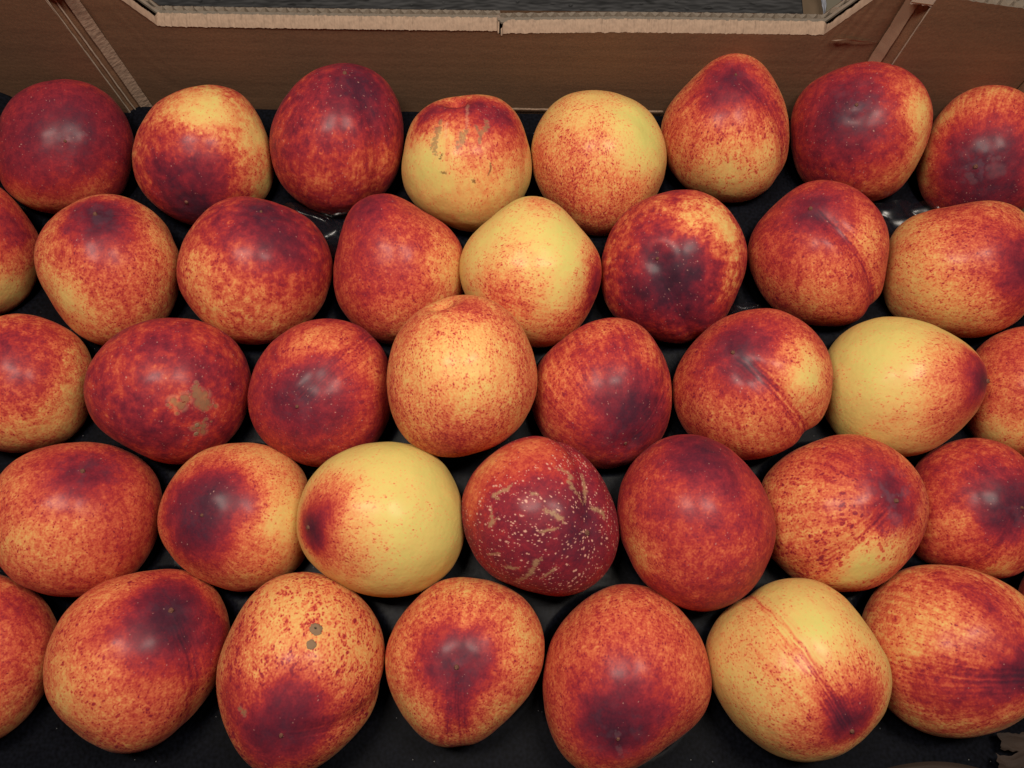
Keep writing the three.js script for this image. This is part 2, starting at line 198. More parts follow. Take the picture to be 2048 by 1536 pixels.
  {p: [-0.0582, 0.0295, -0.1731], r: 0.0355, q: [-0.523, 0.058, -0.049, 0.849], co: [-0.054, -0.026, 0.043, -0.009, -0.002, 0.028, -0.016, -0.003], base: 0.6, lobes: [[-0.37, 0.84, 0.4, 0.36, 0.26], [-0.36, 0.33, 0.87, 0.57, 0.08], [0.75, 0.04, 0.66, 0.39, -0.34], [0.38, 0.68, 0.62, 0.28, -0.06], [0.02, -0.76, 0.65, 0.56, -0.12], [-0.67, -0.4, 0.62, 0.32, 0.02]], tip: [-0.34, 0.94, 0.05], speckle: 0.9, dots: 0.35, mottle: 0.35, streak: 0.15, bloom: 0.15, label: "egg-shaped red nectarine with orange right edge, directly behind the raised peach-coloured one"},
  {p: [0.0094, 0.0382, -0.1673], r: 0.0352, q: [-0.525, -0.01, 0.008, 0.851], co: [-0.027, -0.016, -0.012, -0.002, 0.028, 0.001, 0.002, 0.016], base: 0.12, lobes: [[-0.28, -0.4, 0.87, 0.47, 0.27], [-0.39, 0.06, 0.92, 0.48, 0.08], [0.92, 0.02, 0.39, 0.32, 0.62], [0.69, 0.67, -0.27, 0.27, 0.42], [0.48, -0.73, 0.49, 0.39, 0.3], [0.84, -0.43, 0.34, 0.31, 0.34], [0.4, 0.4, 0.83, 0.35, -0.12], [0.38, -0.27, 0.88, 0.21, -0.06], [0.08, 0.91, 0.41, 0.24, 0.25], [-0.01, -0.94, 0.35, 0.32, 0.12]], tip: [0.89, -0.06, -0.46], seam: {to: [0.59, -0.48, 0.65], deep: 0.0, red: 0.1}, speckle: 1.1, dots: 0.0, mottle: 0.35, streak: 0.35, bloom: 0, label: "pale yellow-green nectarine with pink blush and red right rim, second row"},
  {p: [0.0813, 0.0351, -0.1729], r: 0.0371, q: [-0.52, -0.081, 0.069, 0.848], co: [-0.029, 0.018, -0.02, 0.005, -0.005, 0.011, 0.015, 0.002], base: 0.62, lobes: [[-0.06, -0.06, 1.0, 0.47, 0.36], [0.14, -0.45, 0.88, 0.69, 0.18], [-0.4, -0.39, 0.83, 0.46, 0.08], [0.66, 0.43, 0.61, 0.33, -0.42], [0.23, 0.63, 0.74, 0.33, -0.2], [-0.68, 0.44, 0.58, 0.27, -0.12], [0.75, -0.2, 0.63, 0.23, -0.16]], tip: [-0.2, 0.12, 0.97], seam: {to: [0.11, -0.64, 0.76], deep: 0.03, red: 0.08}, speckle: 0.5, dots: 0.9, mottle: 0.8, streak: 0.5, bloom: 0.15, dimple: 0.06, label: "dark red nectarine with deep central dimple and yellow blotches at upper right"},
  {p: [0.156, 0.0348, -0.1799], r: 0.0348, q: [-0.51, -0.148, 0.127, 0.838], co: [-0.05, -0.022, -0.038, -0.001, 0.001, 0.004, -0.001, 0.019], base: 0.6, lobes: [[-0.07, 0.62, 0.78, 0.33, 0.3], [-0.24, 0.22, 0.95, 0.48, 0.06], [0.02, -0.59, 0.81, 0.55, -0.16], [0.7, 0.23, 0.67, 0.24, -0.2], [0.32, 0.69, 0.65, 0.4, 0.06], [-0.79, -0.32, 0.53, 0.28, -0.1]], tip: [-0.1, 0.63, 0.77], seam: {to: [0.7, -0.54, 0.46], deep: 0.05, red: 0.2}, speckle: 0.9, dots: 0.2, mottle: 0.3, streak: 0.3, bloom: 0.3, size: 1.2, edge: -0.12, label: "red nectarine with long shiny diagonal groove down its right side, second row"},
  {p: [0.226, 0.0353, -0.1711], r: 0.0353, q: [-0.513, -0.207, 0.172, 0.815], co: [0.027, 0.005, -0.013, 0.002, -0.027, 0.002, 0.017, -0.01], base: 0.28, lobes: [[0.38, 0.6, 0.71, 0.68, 0.26], [0.72, 0.01, 0.69, 0.38, 0.5], [0.68, -0.51, 0.54, 0.38, 0.3], [-0.19, 0.91, 0.38, 0.38, 0.16], [0.21, 0.23, 0.95, 0.38, 0.1], [-0.59, 0.05, 0.8, 0.39, -0.04], [0.12, -0.93, 0.35, 0.38, 0.1]], tip: [0.95, -0.07, 0.31], speckle: 1, dots: 0.0, mottle: 0.3, streak: 0.3, bloom: 0.1, size: 1.1, dash: 1.6, label: "speckled orange nectarine with red top and dark right end, second row, right edge"},
  {p: [-0.2357, 0.0315, -0.112], r: 0.0315, q: [-0.562, 0.232, -0.168, 0.776], co: [-0.07, 0.002, 0.008, -0.003, -0.013, 0.004, -0.008, 0.005], base: 0.4, lobes: [[-0.17, 0.45, 0.87, 0.65, 0.24], [0.3, 0.78, 0.54, 0.41, 0.1], [-0.26, -0.09, 0.96, 0.57, 0.16], [0.35, -0.59, 0.73, 0.49, -0.16], [0.75, 0.07, 0.66, 0.35, -0.12]], tip: [-0.68, 0.5, 0.54], speckle: 0.8, dots: 0.0, mottle: 0.5, streak: 0.3, bloom: 0.1, label: "red and yellow nectarine cut by the left edge in the middle row"},
  {p: [-0.1616, 0.0362, -0.1079], r: 0.0352, q: [-0.575, 0.173, -0.124, 0.79], co: [0.02, -0.002, -0.025, 0.011, 0.008, 0.009, -0.001, -0.008], base: 0.69, lobes: [[0.14, 0.36, 0.92, 0.4, 0.14], [-0.09, -0.55, 0.83, 0.4, 0.12], [0.31, 0.62, 0.72, 0.25, -0.1], [0.56, -0.54, 0.63, 0.33, 0.05], [0.08, -0.8, 0.59, 0.32, -0.05], [-0.01, -0.07, 1.0, 0.25, -0.08], [-0.76, -0.25, 0.6, 0.29, 0.05]], speckle: 0.3, dots: 0.8, mottle: 0.6, streak: 0.2, bloom: 0.1, scars: [{w: 0.153, line: [[-0.01, -0.23, 0.97], [0.09, -0.17, 0.98], [0.16, -0.16, 0.97]], c: 1}, {w: 0.127, line: [[0.25, -0.03, 0.97], [0.34, -0.14, 0.93], [0.46, -0.24, 0.86]], c: 1}, {w: 0.089, line: [[0.28, 0.06, 0.96], [0.28, -0.08, 0.96]], c: 1}, {w: 0.127, line: [[0.28, -0.46, 0.84], [0.4, -0.45, 0.8]], c: 1}, {w: 0.102, line: [[0.31, -0.56, 0.77], [0.36, -0.53, 0.77]], c: 1}, {w: 0.019, line: [[0.09, -0.17, 0.98], [0.16, -0.15, 0.97]], c: 3}], spots: [[0.28, -0.46, 0.84, 0.029], [0.27, -0.57, 0.77, 0.029]], label: "red nectarine with two tan scab scars on its lower right"},
  {p: [-0.0907, 0.0319, -0.107], r: 0.0349, q: [-0.587, 0.101, -0.072, 0.8], co: [-0.025, 0.019, -0.016, -0.008, -0.001, 0.008, 0.002, -0.005], base: 0.65, lobes: [[-0.34, -0.08, 0.94, 0.46, 0.26], [-0.05, -0.27, 0.96, 0.62, 0.08], [-0.05, 0.71, 0.71, 0.34, -0.2], [0.62, 0.34, 0.71, 0.3, -0.2], [0.46, -0.48, 0.75, 0.34, 0.0], [-0.49, 0.44, 0.75, 0.27, -0.1], [-0.3, -0.8, 0.52, 0.34, -0.05]], tip: [-0.32, -0.16, 0.93], seam: {to: [0.41, 0.61, 0.68], deep: 0.012, red: 0.18}, speckle: 0.6, dots: 1, mottle: 0.3, streak: 0.4, bloom: 0.4, size: 1.4, label: "dark red pale-dotted nectarine with central tip, left of the raised peach-coloured one"},
  {p: [-0.0231, 0.0534, -0.1082], r: 0.0354, q: [-0.582, 0.028, -0.02, 0.812], co: [-0.037, 0.022, 0.014, -0.014, -0.009, -0.014, 0.001, -0.002], base: 0.33, lobes: [[-0.1, 0.22, 0.97, 0.38, -0.12], [0.22, 0.02, 0.97, 0.32, -0.06], [-0.63, 0.64, 0.44, 0.29, 0.16], [0.1, 0.87, 0.49, 0.26, 0.26], [-0.01, -0.88, 0.48, 0.44, 0.18], [-0.84, -0.29, 0.46, 0.33, 0.12], [0.87, -0.04, 0.5, 0.26, 0.1], [0.69, 0.58, 0.43, 0.29, 0.1], [-0.35, -0.78, 0.52, 0.36, 0.1], [0.23, -0.64, 0.73, 0.44, 0.06]], tip: [-0.23, 0.92, 0.32], speckle: 1.2, dots: 0.0, mottle: 0.3, streak: 0.2, bloom: 0, dimple: 0.15, label: "peach-coloured nectarine resting on top of its neighbours in the middle of the tray"},
  {p: [0.0438, 0.0309, -0.1069], r: 0.0349, q: [-0.591, -0.05, 0.035, 0.804], co: [-0.039, 0.022, -0.03, -0.008, -0.001, -0.011, 0.005, 0.003], base: 0.6, lobes: [[0.41, -0.39, 0.83, 0.52, 0.4], [0.23, -0.08, 0.97, 0.47, 0.1], [-0.66, 0.19, 0.73, 0.38, -0.12], [0.0, 0.87, 0.49, 0.27, -0.12], [-0.29, -0.71, 0.64, 0.34, -0.06], [0.61, 0.44, 0.66, 0.24, -0.06], [0.09, 0.52, 0.85, 0.39, 0.06]], tip: [0.29, -0.62, 0.73], seam: {to: [0.85, 0.34, 0.4], deep: 0.012, red: 0.1}, speckle: 0.8, dots: 0.6, mottle: 0.4, streak: 0.7, bloom: 0.5, size: 1.3, label: "orange-red nectarine with blackish purple lower right, right of the raised peach-coloured one"},
  {p: [0.1128, 0.0395, -0.1091], r: 0.0355, q: [-0.58, -0.126, 0.091, 0.8], co: [0.008, 0.048, -0.004, -0.007, 0.002, 0.0, -0.004, -0.001], base: 0.54, lobes: [[-0.01, 0.39, 0.92, 0.41, 0.3], [-0.25, 0.51, 0.82, 0.37, 0.14], [-0.43, 0.19, 0.88, 0.44, 0.1], [0.64, 0.2, 0.74, 0.29, -0.42], [-0.12, -0.55, 0.82, 0.45, -0.12], [-0.76, 0.47, 0.44, 0.26, 0.0], [0.33, 0.71, 0.62, 0.37, 0.08], [0.52, -0.19, 0.83, 0.26, -0.06]], tip: [-0.21, 0.4, 0.89], seam: {to: [0.68, -0.55, 0.48], deep: 0.04, red: 0.2}, speckle: 0.9, dots: 0.4, mottle: 0.3, streak: 0.4, bloom: 0.3, size: 1.3, edge: -0.16, label: "red nectarine with diagonal seam and yellow red-spotted right side, middle row"},
  {p: [0.1843, 0.0344, -0.1096], r: 0.0344, q: [-0.571, -0.192, 0.139, 0.786], co: [0.03, 0.013, 0.034, 0.014, 0.004, 0.012, 0.008, 0.01], base: 0.09, lobes: [[0.94, 0.11, 0.31, 0.3, 0.8], [0.73, 0.17, 0.66, 0.44, 0.3], [0.67, -0.44, 0.6, 0.44, 0.34], [0.16, -0.57, 0.8, 0.44, 0.12], [-0.19, 0.35, 0.92, 0.39, -0.05], [0.52, 0.63, 0.58, 0.33, 0.1], [0.3, 0.02, 0.96, 0.37, 0.06]], tip: [0.98, 0.07, 0.2], speckle: 0.8, dots: 0.0, mottle: 0.15, streak: 0.3, bloom: 0.3, dash: 1.6, label: "lemon-shaped yellow nectarine with purple pointed right end, middle row"},
  {p: [0.2501, 0.0303, -0.1073], r: 0.0303, q: [-0.564, -0.244, 0.175, 0.77], co: [-0.075, 0.008, 0.009, -0.018, -0.011, -0.005, 0.009, -0.004], base: 0.52, lobes: [[-0.35, -0.6, 0.72, 0.36, -0.28], [-0.22, 0.49, 0.84, 0.5, 0.05]], tip: [0.6, 0.23, 0.76], speckle: 0.8, dots: 0.1, mottle: 0.3, streak: 0.3, bloom: 0.1, label: "orange-red nectarine cut by the right edge, beside the lemon-shaped yellow one"},
  {p: [-0.1978, 0.0322, -0.0478], r: 0.0352, q: [-0.624, 0.223, -0.137, 0.736], co: [0.001, -0.008, -0.004, 0.023, -0.015, 0.008, 0.001, 0.003], base: 0.55, lobes: [[0.04, 0.55, 0.83, 0.33, 0.3], [-0.14, 0.42, 0.9, 0.52, 0.1], [-0.5, -0.23, 0.84, 0.54, -0.2], [0.75, -0.17, 0.64, 0.34, 0.06], [0.22, -0.52, 0.83, 0.41, 0.02], [-0.68, 0.48, 0.55, 0.24, -0.05]], tip: [0.04, 0.55, 0.83], seam: {to: [0.47, 0.83, 0.29], deep: 0.012, red: 0.1}, speckle: 0.7, dots: 0.2, mottle: 0.3, streak: 0.2, bloom: 0.4, label: "wide orange-red nectarine with purple dimple near its top, leftmost in fourth row"},
  {p: [-0.1249, 0.0289, -0.049], r: 0.0339, q: [-0.641, 0.149, -0.09, 0.747], co: [0.006, -0.027, -0.024, 0.003, -0.004, 0.002, -0.007, -0.009], base: 0.36, lobes: [[-0.42, 0.12, 0.9, 0.46, 0.44], [-0.33, 0.42, 0.85, 0.34, 0.3], [-0.49, -0.28, 0.83, 0.37, 0.3], [-0.82, 0.24, 0.52, 0.34, 0.22], [-0.8, -0.25, 0.55, 0.3, 0.2], [0.54, -0.03, 0.84, 0.39, -0.2], [-0.26, -0.69, 0.68, 0.45, 0.14], [0.04, 0.13, 0.99, 0.3, 0.2]], tip: [-0.45, 0.03, 0.89], speckle: 0.8, dots: 0.4, mottle: 0.2, streak: 0.3, bloom: 0.3, label: "small nectarine, purple and red on the left, yellow on the right, fourth row"},
  {p: [-0.0572, 0.0397, -0.0464], r: 0.0357, q: [-0.653, 0.074, -0.044, 0.753], co: [0.044, -0.021, -0.02, -0.003, -0.004, 0.0, -0.001, -0.006], base: 0.05, lobes: [[-0.8, -0.05, 0.6, 0.34, 0.7], [-0.81, -0.11, 0.57, 0.18, 0.2], [-0.52, 0.21, 0.83, 0.32, 0.22], [-0.65, 0.44, 0.62, 0.35, 0.14], [-0.56, -0.46, 0.69, 0.35, 0.26], [-0.17, -0.62, 0.77, 0.42, 0.1], [0.13, 0.63, 0.77, 0.42, 0.02], [-0.25, -0.02, 0.97, 0.35, 0.08]], tip: [-0.84, -0.08, 0.54], speckle: 0.9, dots: 0.0, mottle: 0.1, streak: 0.2, bloom: 0.1, label: "mostly plain yellow nectarine with dark red left end, fourth row"},
  {p: [0.0126, 0.0416, -0.0469], r: 0.0346, q: [-0.655, -0.016, 0.01, 0.755], co: [0.002, -0.046, -0.017, -0.025, -0.005, -0.004, 0.0, 0.006], base: 0.76, lobes: [[-0.65, 0.64, 0.41, 0.35, -0.34], [-0.12, 0.84, 0.53, 0.35, -0.25], [-0.8, 0.18, 0.57, 0.25, -0.2], [0.48, -0.12, 0.87, 0.4, 0.2], [-0.19, -0.53, 0.83, 0.61, 0.1], [0.24, 0.61, 0.76, 0.31, -0.06]], tip: [0.55, -0.19, 0.82], seam: {to: [0.5, 0.64, 0.58], deep: 0.04, red: 0.06}, speckle: 0.2, dots: 2.3, mottle: 0.25, streak: 0.2, bloom: 0.2, scars: [{w: 0.031, line: [[-0.48, 0.18, 0.86], [-0.55, 0.24, 0.8], [-0.39, 0.31, 0.87], [-0.33, 0.38, 0.87]]}, {w: 0.038, line: [[-0.58, 0.09, 0.81], [-0.57, -0.05, 0.82], [-0.59, -0.11, 0.8], [-0.49, -0.02, 0.87]]}, {w: 0.038, line: [[0.17, 0.57, 0.8], [0.37, 0.5, 0.78], [0.33, 0.41, 0.85], [0.54, 0.15, 0.83]]}, {w: 0.044, line: [[0.54, 0.55, 0.64], [0.58, 0.39, 0.71], [0.57, 0.17, 0.81]]}, {w: 0.044, line: [[0.64, 0.11, 0.76], [0.76, 0.05, 0.64], [0.79, -0.04, 0.61]]}, {w: 0.038, line: [[0.03, 0.08, 1.0], [0.17, 0.02, 0.98], [0.28, -0.07, 0.96]]}, {w: 0.025, line: [[-0.02, -0.18, 0.98], [0.21, -0.13, 0.97]]}, {w: 0.025, line: [[-0.65, -0.47, 0.6], [-0.49, -0.44, 0.76]]}, {w: 0.031, line: [[-0.45, -0.61, 0.65], [-0.26, -0.61, 0.75]]}, {w: 0.044, line: [[-0.32, -0.83, 0.45], [-0.1, -0.65, 0.75], [-0.05, -0.52, 0.85], [0.03, -0.47, 0.88]]}, {w: 0.025, line: [[0.0, -0.74, 0.68], [0.11, -0.65, 0.75], [0.18, -0.58, 0.8]]}, {w: 0.025, line: [[-0.12, 0.27, 0.96], [-0.01, 0.24, 0.97]]}], label: "dark wine-red nectarine covered with white dots and tan scar lines"},
  {p: [0.08, 0.0435, -0.0447], r: 0.0355, q: [-0.651, -0.103, 0.061, 0.749], co: [-0.063, -0.04, 0.006, 0.002, 0.01, 0.0, 0.002, 0.005], base: 0.67, lobes: [[0.1, 0.8, 0.59, 0.35, 0.32], [0.36, 0.6, 0.71, 0.35, 0.12], [-0.69, -0.4, 0.6, 0.33, -0.28], [-0.48, 0.43, 0.76, 0.3, -0.04], [0.06, -0.35, 0.94, 0.36, -0.05], [0.01, 0.11, 0.99, 0.41, 0.06], [0.62, -0.3, 0.72, 0.3, 0.0], [0.12, -0.89, 0.45, 0.35, 0.02]], tip: [0.18, 0.98, -0.11], speckle: 0.9, dots: 0.4, mottle: 0.35, streak: 0.1, bloom: 0.1, label: "tall even red nectarine with purple top, right of the white-dotted one"},
  {p: [0.1488, 0.0335, -0.0498], r: 0.0355, q: [-0.634, -0.176, 0.108, 0.745], co: [0.007, 0.048, -0.007, 0.005, -0.002, -0.001, 0.006, 0.003], base: 0.44, lobes: [[0.58, 0.2, 0.79, 0.31, 0.42], [0.48, 0.59, 0.65, 0.45, 0.18], [0.02, 0.75, 0.66, 0.49, 0.14], [0.4, -0.54, 0.74, 0.36, -0.32], [0.07, -0.8, 0.59, 0.3, -0.2], [-0.48, 0.11, 0.87, 0.36, -0.04], [0.13, -0.09, 0.99, 0.35, 0.06], [0.96, -0.15, 0.23, 0.28, 0.1]], tip: [0.6, 0.17, 0.78], seam: {to: [-0.2, -0.63, 0.75], deep: 0.015, red: 0.2}, speckle: 0.9, dots: 0.4, mottle: 0.3, streak: 0.5, bloom: 1.1, size: 1.5, label: "orange spotted nectarine with pinkish grey tip at its right, fourth row"},
  {p: [0.2141, 0.0277, -0.0522], r: 0.0307, q: [-0.618, -0.234, 0.145, 0.737], co: [-0.059, 0.024, 0.003, -0.023, -0.025, 0.013, 0.018, 0.016], base: 0.59, lobes: [[0.51, 0.1, 0.86, 0.41, 0.42], [0.26, 0.15, 0.95, 0.39, 0.12], [0.36, -0.82, 0.45, 0.24, -0.3], [-0.35, -0.24, 0.9, 0.34, -0.12], [-0.28, 0.6, 0.75, 0.47, 0.06]], tip: [0.59, 0.07, 0.8], seam: {to: [0.11, -0.69, 0.71], deep: 0.012, red: 0.14}, speckle: 0.6, dots: 0.4, mottle: 0.4, streak: 0.4, bloom: 0.5, label: "red nectarine with purple right end at the right edge, fourth row"},
  {p: [-0.2281, 0.0306, 0.0113], r: 0.0306, q: [-0.664, 0.27, -0.141, 0.683], co: [-0.133, -0.019, 0.029, 0.011, 0.025, 0.011, -0.004, -0.009], base: 0.48, lobes: [[0.4, 0.46, 0.79, 0.43, 0.16], [0.84, -0.25, 0.48, 0.25, -0.24], [0.35, -0.86, 0.36, 0.31, -0.1], [0.15, -0.22, 0.96, 0.36, 0.06]], tip: [-0.18, 0.1, 0.98], speckle: 0.6, dots: 0.1, mottle: 0.4, streak: 0.2, bloom: 0.1, label: "red-brown nectarine cut by the left edge in the front row"},
  {p: [-0.1593, 0.0331, 0.011], r: 0.0361, q: [-0.687, 0.205, -0.104, 0.689], co: [-0.007, 0.034, -0.002, 0.031, 0.007, 0.001, -0.003, -0.014], base: 0.46, lobes: [[0.24, 0.33, 0.91, 0.45, 0.5], [0.33, 0.57, 0.75, 0.37, 0.2], [0.76, 0.04, 0.65, 0.31, 0.2], [0.03, 0.04, 1.0, 0.37, 0.1], [-0.58, -0.12, 0.8, 0.43, -0.08], [-0.74, -0.41, 0.54, 0.24, -0.18], [0.58, -0.63, 0.52, 0.22, -0.1], [0.07, -0.66, 0.75, 0.37, 0.04]], tip: [0.29, 0.42, 0.86], seam: {to: [0.29, -0.94, -0.16], deep: 0.012, red: 0.2}, speckle: 0.7, dots: 0.4, mottle: 0.3, streak: 0.2, bloom: 0.3, size: 1.2, label: "large orange-red nectarine with big purple patch and dark seam, front left"},
  {p: [-0.0884, 0.0384, 0.0163], r: 0.0364, q: [-0.713, 0.124, -0.06, 0.688], co: [-0.077, 0.025, 0.022, 0.008, 0.01, 0.004, -0.011, 0.0], base: 0.33, lobes: [[-0.81, -0.21, 0.55, 0.31, 0.28], [-0.2, -0.39, 0.9, 0.4, 0.44], [-0.44, -0.66, 0.61, 0.37, 0.34], [0.17, -0.51, 0.84, 0.31, 0.25], [-0.02, 0.81, 0.58, 0.32, -0.04], [-0.07, 0.35, 0.93, 0.43, -0.06], [0.65, -0.41, 0.64, 0.31, 0.12], [-0.69, 0.37, 0.62, 0.25, 0.16], [-0.02, -0.82, 0.57, 0.37, 0.2]], tip: [-0.2, -0.6, 0.77], seam: {to: [0.74, -0.48, 0.46], deep: 0.02, red: 0.1}, speckle: 1.2, dots: 0.2, mottle: 0.2, streak: 0.3, bloom: 0.2, size: 1.5, scars: [{w: 0.048, line: [[-0.65, -0.35, 0.68], [-0.57, -0.39, 0.72]], c: 1}], spots: [[0.14, 0.37, 0.92, 0.067], [0.09, 0.22, 0.97, 0.051]], label: "large speckled orange nectarine with two grey corky spots, front row"},
  {p: [-0.0203, 0.0362, 0.012], r: 0.0332, q: [-0.719, 0.029, -0.014, 0.694], co: [-0.002, 0.044, 0.023, 0.024, 0.013, -0.006, -0.011, -0.005], base: 0.42, lobes: [[-0.1, -0.06, 0.99, 0.36, 0.48], [-0.14, 0.14, 0.98, 0.66, 0.1], [-0.07, -0.64, 0.77, 0.28, 0.2], [-0.67, -0.63, 0.41, 0.27, -0.2], [0.54, -0.73, 0.42, 0.3, -0.14], [0.7, 0.17, 0.69, 0.24, -0.1], [0.01, 0.79, 0.61, 0.3, -0.08], [-0.58, -0.07, 0.81, 0.35, 0.08]], tip: [-0.09, -0.11, 0.99], seam: {to: [-0.08, -0.89, 0.45], deep: 0.015, red: 0.24}, speckle: 0.9, dots: 0.4, mottle: 0.4, streak: 0.4, bloom: 0.3, label: "orange nectarine with round dark purple spot in its middle, front row"},
  {p: [0.0471, 0.0348, 0.0196], r: 0.0358, q: [-0.724, -0.067, 0.032, 0.686], co: [-0.032, 0.075, 0.039, -0.007, 0.009, -0.022, -0.002, -0.004], base: 0.51, lobes: [[-0.05, -0.5, 0.87, 0.4, 0.42], [0.14, -0.09, 0.99, 0.48, 0.12], [-0.31, -0.45, 0.84, 0.29, 0.14], [0.39, -0.53, 0.75, 0.32, 0.12], [0.02, 0.66, 0.75, 0.45, 0.02], [-0.69, 0.08, 0.72, 0.32, 0.04], [0.71, -0.1, 0.69, 0.26, 0.03]], tip: [-0.05, -0.62, 0.79], speckle: 0.9, dots: 0.2, mottle: 0.3, streak: 0.2, bloom: 0.5, scars: [{w: 0.078, line: [[-0.08, -0.54, 0.84], [-0.03, -0.6, 0.8]], c: 4}, {w: 0.056, line: [[-0.05, -0.69, 0.72], [0.0, -0.8, 0.6]], c: 4}], label: "bright orange-red nectarine with purple patch at its bottom edge, front row"},
  {p: [0.1187, 0.0403, 0.0157], r: 0.0353, q: [-0.704, -0.163, 0.08, 0.687], co: [0.004, 0.005, -0.013, -0.006, 0.023, -0.009, 0.005, 0.002], base: 0.18, lobes: [[0.57, -0.36, 0.74, 0.39, 0.5], [0.56, -0.55, 0.62, 0.28, 0.36], [0.2, 0.39, 0.9, 0.25, -0.14], [-0.3, 0.03, 0.95, 0.38, 0.08], [0.1, -0.77, 0.63, 0.35, 0.24], [0.73, -0.04, 0.68, 0.31, 0.16], [-0.67, 0.14, 0.73, 0.31, 0.02], [0.0, -0.28, 0.96, 0.31, 0.06]], tip: [0.57, -0.58, 0.57], seam: {to: [-0.16, 0.43, 0.89], deep: 0.02, red: 0.3}, speckle: 1.0, dots: 0.2, mottle: 0.2, streak: 0.5, bloom: 0.2, edge: -0.1, label: "pale yellow nectarine with diagonal seam and purple-red lower right end, front row"},
  {p: [0.1883, 0.0337, 0.0086], r: 0.0357, q: [-0.675, -0.234, 0.121, 0.689], co: [0.002, 0.029, 0.016, 0.01, -0.006, -0.002, -0.007, -0.002], base: 0.38, lobes: [[0.71, -0.1, 0.7, 0.28, 0.45], [0.06, -0.46, 0.89, 0.38, 0.22], [0.44, -0.39, 0.81, 0.38, 0.22], [-0.37, -0.44, 0.82, 0.25, 0.14], [0.42, 0.47, 0.78, 0.44, 0.22], [-0.04, 0.83, 0.55, 0.31, 0.1], [-0.19, 0.11, 0.98, 0.38, -0.06], [0.11, -0.87, 0.49, 0.33, -0.02]], tip: [0.83, -0.13, 0.54], seam: {to: [-0.17, -0.3, 0.94], deep: 0.012, red: 0.16}, speckle: 0.7, dots: 0.2, mottle: 0.4, streak: 0.6, bloom: 0.3, label: "oval orange nectarine with broad red band along its lower half, front right"},
  {p: [0.2557, 0.0283, -0.0077], r: 0.0283, q: [-0.641, -0.283, 0.158, 0.696], co: [-0.101, 0.045, 0.004, 0.005, 0.016, -0.005, -0.002, -0.004], base: 0.6, lobes: [], tip: [0.14, 0.15, 0.98], speckle: 0.5, dots: 0.2, mottle: 0.3, streak: 0.2, bloom: 0.1, label: "red-brown nectarine showing only a sliver at the right edge near the front row"},
];

// ---------------------------------------------------------------- the black moulded tray, a cup under each fruit
{
  const cups = fruits.map((f) => ({ x: f.p[0], y: f.p[1], z: f.p[2], R: f.r * 1.085 }));
  const X0 = cornerL[0] + 0.004, X1 = cornerR[0] - 0.007, Z0 = -0.284, Z1 = FRONT - 0.006;
  const height = (x, z) => {
    let y = TRAY + 0.0007 * noise(x * 18, z * 18, 2);
    y += 0.011 * smooth(0.15, 0.225, x) * smooth(-0.25, -0.275, z) + 0.020 * smooth(-0.262, -0.292, x) + 0.012 * smooth(0.245, 0.262, x);
    for (const c of cups) {
      const d = Math.hypot(x - c.x, z - c.z); if (d > c.R * 0.999) continue;
      const h = Math.max(c.y - Math.sqrt(c.R * c.R - d * d), -0.008), k = 0.0035, t = clamp(0.5 + 0.5 * (y - h) / k, 0, 1);
      y = y + (h - y) * t - k * t * (1 - t);
    }
    return y;
  };
  const g = sheet(290, 210, (u, v) => { const x = X0 + u * (X1 - X0), z = Z1 + v * (Z0 + WZ * 0 + (x - WX) * Math.sin(YAW) - Z1); return [x, height(x, z), z, x / 0.12, z / 0.12]; });
  const speck = random(5), dots = [...Array(46)].map(() => [speck(), speck(), 0.0012 + 0.0026 * speck() ** 3]);
  const col = texture(1024, 1024, (u, v) => {
    let k = 0.003 + 0.0004 * tile(u, v, 10, 10, 3) + 0.002 * tile(u, v, 80, 80, 3);
    return [k, k * 1.15, k * 1.9];
  });
  { const d = col.image.data; for (const [a, b, r] of dots) { const R = Math.ceil(r * 1024 * 0.5); for (let j = -R; j <= R; j++) for (let i = -R; i <= R; i++) if (i * i + j * j <= R * R) { const o = ((((b * 1024 | 0) + j + 1024) % 1024) * 1024 + (((a * 1024 | 0) + i + 1024) % 1024)) * 4; d[o] = d[o + 1] = d[o + 2] = 95; } } }
  const rough = texture(512, 512, (u, v) => 0.42 + 0.04 * tile(u, v, 8, 8, 6) + 0.04 * tile(u, v, 60, 60, 9), false);
  const tray = thing('fruit_tray', 'black moulded plastic tray with a cup under each nectarine, lying in the cardboard crate', 'tray', [0, BASE + 0.006, -0.09]);
  g.translate(0, -tray.position.y, 0.09);
  mesh('cup_sheet', g, new THREE.MeshPhysicalMaterial({ map: col, roughnessMap: rough, roughness: 1, specularIntensity: 0.16, side: THREE.DoubleSide }), tray);
}

// ---------------------------------------------------------------- nectarine skins
const RAMP = [[-0.04, 0.55, 0.50, 0.14], [0.08, 0.615, 0.475, 0.142], [0.2, 0.655, 0.395, 0.13], [0.32, 0.655, 0.275, 0.094], [0.44, 0.59, 0.15, 0.062], [0.55, 0.485, 0.078, 0.042], [0.65, 0.362, 0.033, 0.030], [0.75, 0.255, 0.0215, 0.032], [0.85, 0.142, 0.0145, 0.0275], [0.96, 0.066, 0.0125, 0.0255], [1.08, 0.036, 0.011, 0.021]];
const ramp = new Float32Array(1024 * 3);
for (let i = 0; i < 1024; i++) { const t = i / 1023 * 1.12 - 0.04; let k = 0; while (k < RAMP.length - 2 && t > RAMP[k + 1][0]) k++; const a = RAMP[k], b = RAMP[k + 1], w = (t - a[0]) / (b[0] - a[0]); for (let c = 0; c < 3; c++) ramp[i * 3 + c] = a[c + 1] + (b[c + 1] - a[c + 1]) * w; }
const TW = 1024, TH = 512, CW = 256, CH = 128, TAU = Math.PI * 2;
const SCAR = [[0.37, 0.225, 0.115], [0.235, 0.15, 0.075], [0.70, 0.40, 0.25], [0.05, 0.03, 0.012], [0.24, 0.19, 0.21]];
